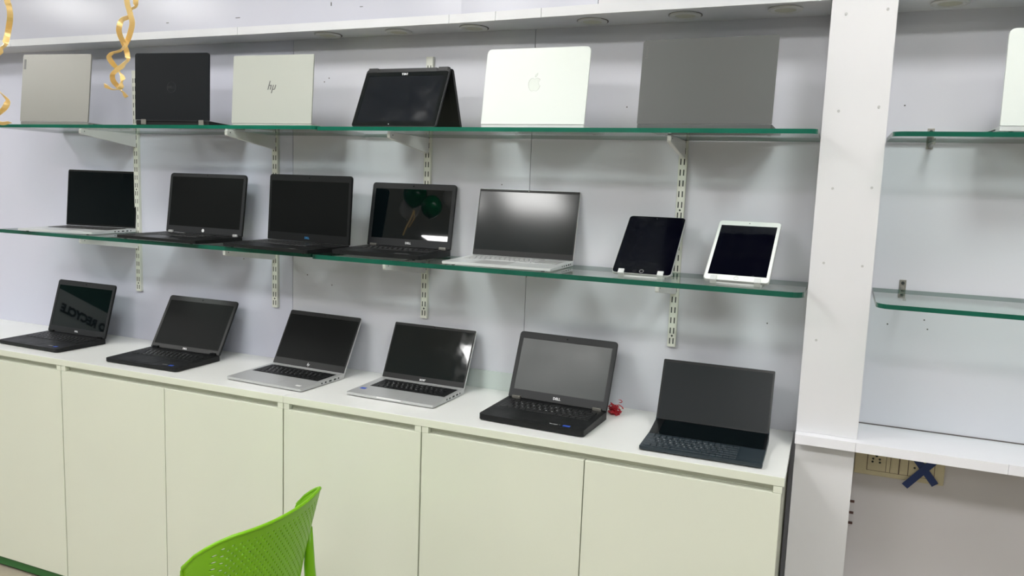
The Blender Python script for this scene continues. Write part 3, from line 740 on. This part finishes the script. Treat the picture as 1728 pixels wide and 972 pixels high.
# ------------------------------------------------------------------ curled gold ribbons hanging from the ceiling
def drop(A):
    hs = [h for h in (.8, .6, .45, .32, .22, .14, .08, .035)]
    return [(A[0][0], A[0][1], H(CEIL)-.001)] + [(A[0][0], A[0][1], A[0][2]+h) for h in hs]
def ribbon(label, pts, width=.006, rad=.006):
    """pts: centre line points in world space; the strip twists along it"""
    P = [Vector(p) for p in pts]; out = []
    for i in range(len(P)-1):                     # Catmull-Rom
        p0, p1, p2, p3 = P[max(i-1, 0)], P[i], P[i+1], P[min(i+2, len(P)-1)]
        for k in range(10):
            t = k/10; out.append(.5*((2*p1) + (-p0+p2)*t + (2*p0-5*p1+4*p2-p3)*t*t + (-p0+3*p1-3*p2+p3)*t**3))
    out.append(P[-1]); bm = bmesh.new(); prev = None
    view = (Vector((0, -2.4, EYE)) - P[0]).normalized()
    for i, p in enumerate(out):
        d = (out[min(i+1, len(out)-1)] - out[max(i-1, 0)]).normalized()
        tw = .45*math.sin(i*.11)
        s = (d.cross(view).normalized()*math.cos(tw) + d.cross(d.cross(view)).normalized()*math.sin(tw))*width/2
        n = d.cross(s).normalized()*.00015
        L = [bm.verts.new(p-s-n), bm.verts.new(p+s-n), bm.verts.new(p+s+n), bm.verts.new(p-s+n)]
        if prev:
            for k in range(4): bm.faces.new((prev[k], prev[(k+1) % 4], L[(k+1) % 4], L[k]))
        else: bm.faces.new(L)
        prev = L
    bm.faces.new(prev)
    o = obj('curled_ribbon', bm, GOLD, smooth=False); tag(o, label, 'ribbon', 'gold ribbons hanging at the upper left')
    return o
A = [(-1.1362, -1.3882, 1.8712), (-1.1364, -1.3837, 1.8548), (-1.136, -1.3784, 1.8363), (-1.1485, -1.3727, 1.8183), (-1.1614, -1.369, 1.8056), (-1.153, -1.3866, 1.7902), (-1.1477, -1.4093, 1.7802), (-1.1595, -1.4065, 1.7752), (-1.1721, -1.3888, 1.7676), (-1.1747, -1.3747, 1.7589), (-1.1566, -1.3823, 1.7453), (-1.1434, -1.3955, 1.7313), (-1.1471, -1.3985, 1.723), (-1.1688, -1.3929, 1.7241), (-1.1842, -1.3964, 1.7298)]
ribbon('gold curled ribbon hanging left of the black lid, its end flicked left', drop(A) + A, .0086)
A = [(-1.1487, -1.3586, 1.8787), (-1.1509, -1.3581, 1.869), (-1.1484, -1.368, 1.8598), (-1.1458, -1.3768, 1.8469), (-1.1386, -1.3966, 1.8366), (-1.1358, -1.4054, 1.8231), (-1.1516, -1.3907, 1.815), (-1.1641, -1.3716, 1.8032), (-1.1701, -1.3605, 1.7913), (-1.1634, -1.3656, 1.7782), (-1.154, -1.3828, 1.7651), (-1.154, -1.3963, 1.7551), (-1.159, -1.4006, 1.7466), (-1.1745, -1.3864, 1.739), (-1.178, -1.3739, 1.7308), (-1.159, -1.381, 1.7195), (-1.1553, -1.3758, 1.712)]
ribbon('gold curled ribbon twining with its neighbour, ending in a cut tip at right', drop(A) + A, .0086)
A = [(-1.2465, -1.5197, 1.8469), (-1.2465, -1.5172, 1.8383), (-1.2481, -1.5148, 1.8224), (-1.2689, -1.5041, 1.8033), (-1.2657, -1.5121, 1.783), (-1.2548, -1.5281, 1.7668), (-1.2715, -1.5317, 1.7537), (-1.2854, -1.5308, 1.7356), (-1.2905, -1.5167, 1.7142), (-1.2696, -1.5198, 1.7012), (-1.2577, -1.5187, 1.6899), (-1.2605, -1.5213, 1.6783), (-1.2844, -1.5192, 1.6653), (-1.2858, -1.5205, 1.6576), (-1.2722, -1.5181, 1.654), (-1.2578, -1.5152, 1.6562)]
ribbon('gold curled ribbon at the left frame edge', drop(A) + A, .0086)
# balloons tied at the opposite side of the shop, seen mirrored in a screen
def balloon(loc, r, m, label):
    bm = bmesh.new(); bmesh.ops.create_uvsphere(bm, u_segments=24, v_segments=16, radius=r)
    for v in bm.verts:
        f = (v.co.z/r)
        v.co.z *= 1.12
        if f < 0: v.co.x *= 1-.14*f*f; v.co.y *= 1-.14*f*f
    cyl(bm, (0, 0, -r*1.15), r*.10, r*.10, 'Z', 12, r2=r*.03)
    o = obj('balloon', bm, m, smooth=True); o.location = loc; tag(o, label, 'balloon', 'balloons on the far side of the shop')
bc = Vector((-3.10, -3.31, H(.98)))
balloon(bc, .088, BALLG, 'green balloon on the far side of the shop, lower of the pair')
balloon(bc + Vector((-.246, -.117, .139)), .104, BALLG, 'green balloon on the far side of the shop, upper of the pair')
balloon(bc + Vector((-.02, -.35, .20)), .078, BALLW, 'white balloon behind the green pair on the far side of the shop')
balloon(bc + Vector((-.42, -.36, .085)), .090, BALLW, 'white balloon half hidden at the left of the green pair')
bm = bmesh.new(); q0 = bc + Vector((-.075, .14, -.08))
tube(bm, [q0, q0+Vector((-.01, 0, -.06)), q0+Vector((-.04, 0, -.14)), q0+Vector((-.06, 0, -.22))], .006, 6)
tube(bm, [q0, q0+Vector((.015, 0, -.07)), q0+Vector((-.02, 0, -.15))], .005, 6)
tag(obj('balloon_string', bm, GOLD), 'gold string gathered under the balloons on the far side of the shop', 'ribbon')

# ------------------------------------------------------------------ lime green perforated plastic chair
ch = thing('plastic_chair', 'lime green plastic chair with a perforated back in front of the cabinets', 'chair', (-1.13, -.998, 0))
def cb(s, t):
    """backrest surface, s along y (-1..1), t up (0..1)"""
    hw = (.200 if s > 0 else .190) - .03*(1-t)**1.5
    e = abs(s)
    top_z = H(-.756) - .068*max(0, (e-.74)/.26)**3
    bot_z = .56 + .05*(1-e)**.8*0 + .04*e**3
    z = bot_z + (top_z-bot_z)*t
    zz = (z-.56)/.26
    x = .024 - .05*e**2.2 - .045 + .045*min(zz, 1)**1.5
    if e > .8: x -= .062*((e-.8)/.2)**2
    return Vector((x, s*hw, z))
NU, NV = 46, 26
bm = bmesh.new(); grid = {}
def gv(i, j):
    k = (i, j)
    if k not in grid: grid[k] = bm.verts.new(cb(-1 + i/NU, j/(2*NV)))      # i: 0..2NU, j: 0..2NV
    return grid[k]
for i in range(NU):
    for j in range(NV):
        I, J = 2*i, 2*j
        ringv = [gv(I, J), gv(I+1, J), gv(I+2, J), gv(I+2, J+1), gv(I+2, J+2), gv(I+1, J+2), gv(I, J+2), gv(I, J+1)]
        if (i+j) % 2 == 0 and 1 < i < NU-2 and 1 < j < NV-2:
            inn = []
            for k in range(8):
                a = -.75*PI + k*PI/4
                inn.append(bm.verts.new(cb(-1 + (I+1+.66*math.cos(a))/NU, (J+1+.66*math.sin(a))/(2*NV))))
            for k in range(8): bm.faces.new((ringv[k], ringv[(k+1) % 8], inn[(k+1) % 8], inn[k]))
        else: bm.faces.new(ringv)
bk = obj('backrest', bm, GREEN, ch, smooth=True)
md = bk.modifiers.new('thick', 'SOLIDIFY'); md.thickness = .005; md.offset = 0
rim = [cb(-1 + 2*k/60, 1) for k in range(61)]
side = lambda s: [cb(s, k/20) for k in range(20)]
bm = bmesh.new(); tube(bm, side(-1) + rim[1:-1] + side(1)[::-1], .0045, 8); obj('rim', bm, GREEN, ch, smooth=True)
# seat shell
bm = bmesh.new(); g2 = []
for i in range(17):
    row = []
    for j in range(17):
        u, v = i/16, -1 + j/8
        wdt = .215 - .010*u; x = -.02 - .535*u; y = v*wdt*(1 - .06*max(0, u-.85)/.15*abs(v))
        z = .445 + .018*abs(v)**3 - .03*max(0, (u-.88)/.12)**2 + .03*max(0, (.12-u)/.12) + .008*math.cos(u*PI)
        row.append(bm.verts.new((x, y, z)))
    g2.append(row)
for i in range(16):
    for j in range(16): bm.faces.new((g2[i][j], g2[i+1][j], g2[i+1][j+1], g2[i][j+1]))
st = obj('seat', bm, GREEN, ch, smooth=True); md = st.modifiers.new('thick', 'SOLIDIFY'); md.thickness = .012; md.offset = -1
for s in (-1, 1):
    bm = bmesh.new()
    tube(bm, [(-.052, s*.178, .70), (-.054, s*.182, .60), (-.050, s*.192, .46), (-.01, s*.205, .2), (.04, s*.215, .002)], [.008, .014, .017, .014, .012], 10)
    obj('leg', bm, GREEN, ch, smooth=True)
    bm = bmesh.new()
    tube(bm, [(-.46, s*.18, .435), (-.485, s*.195, .22), (-.505, s*.205, .002)], [.017, .014, .011], 10)
    obj('leg', bm, GREEN, ch, smooth=True)
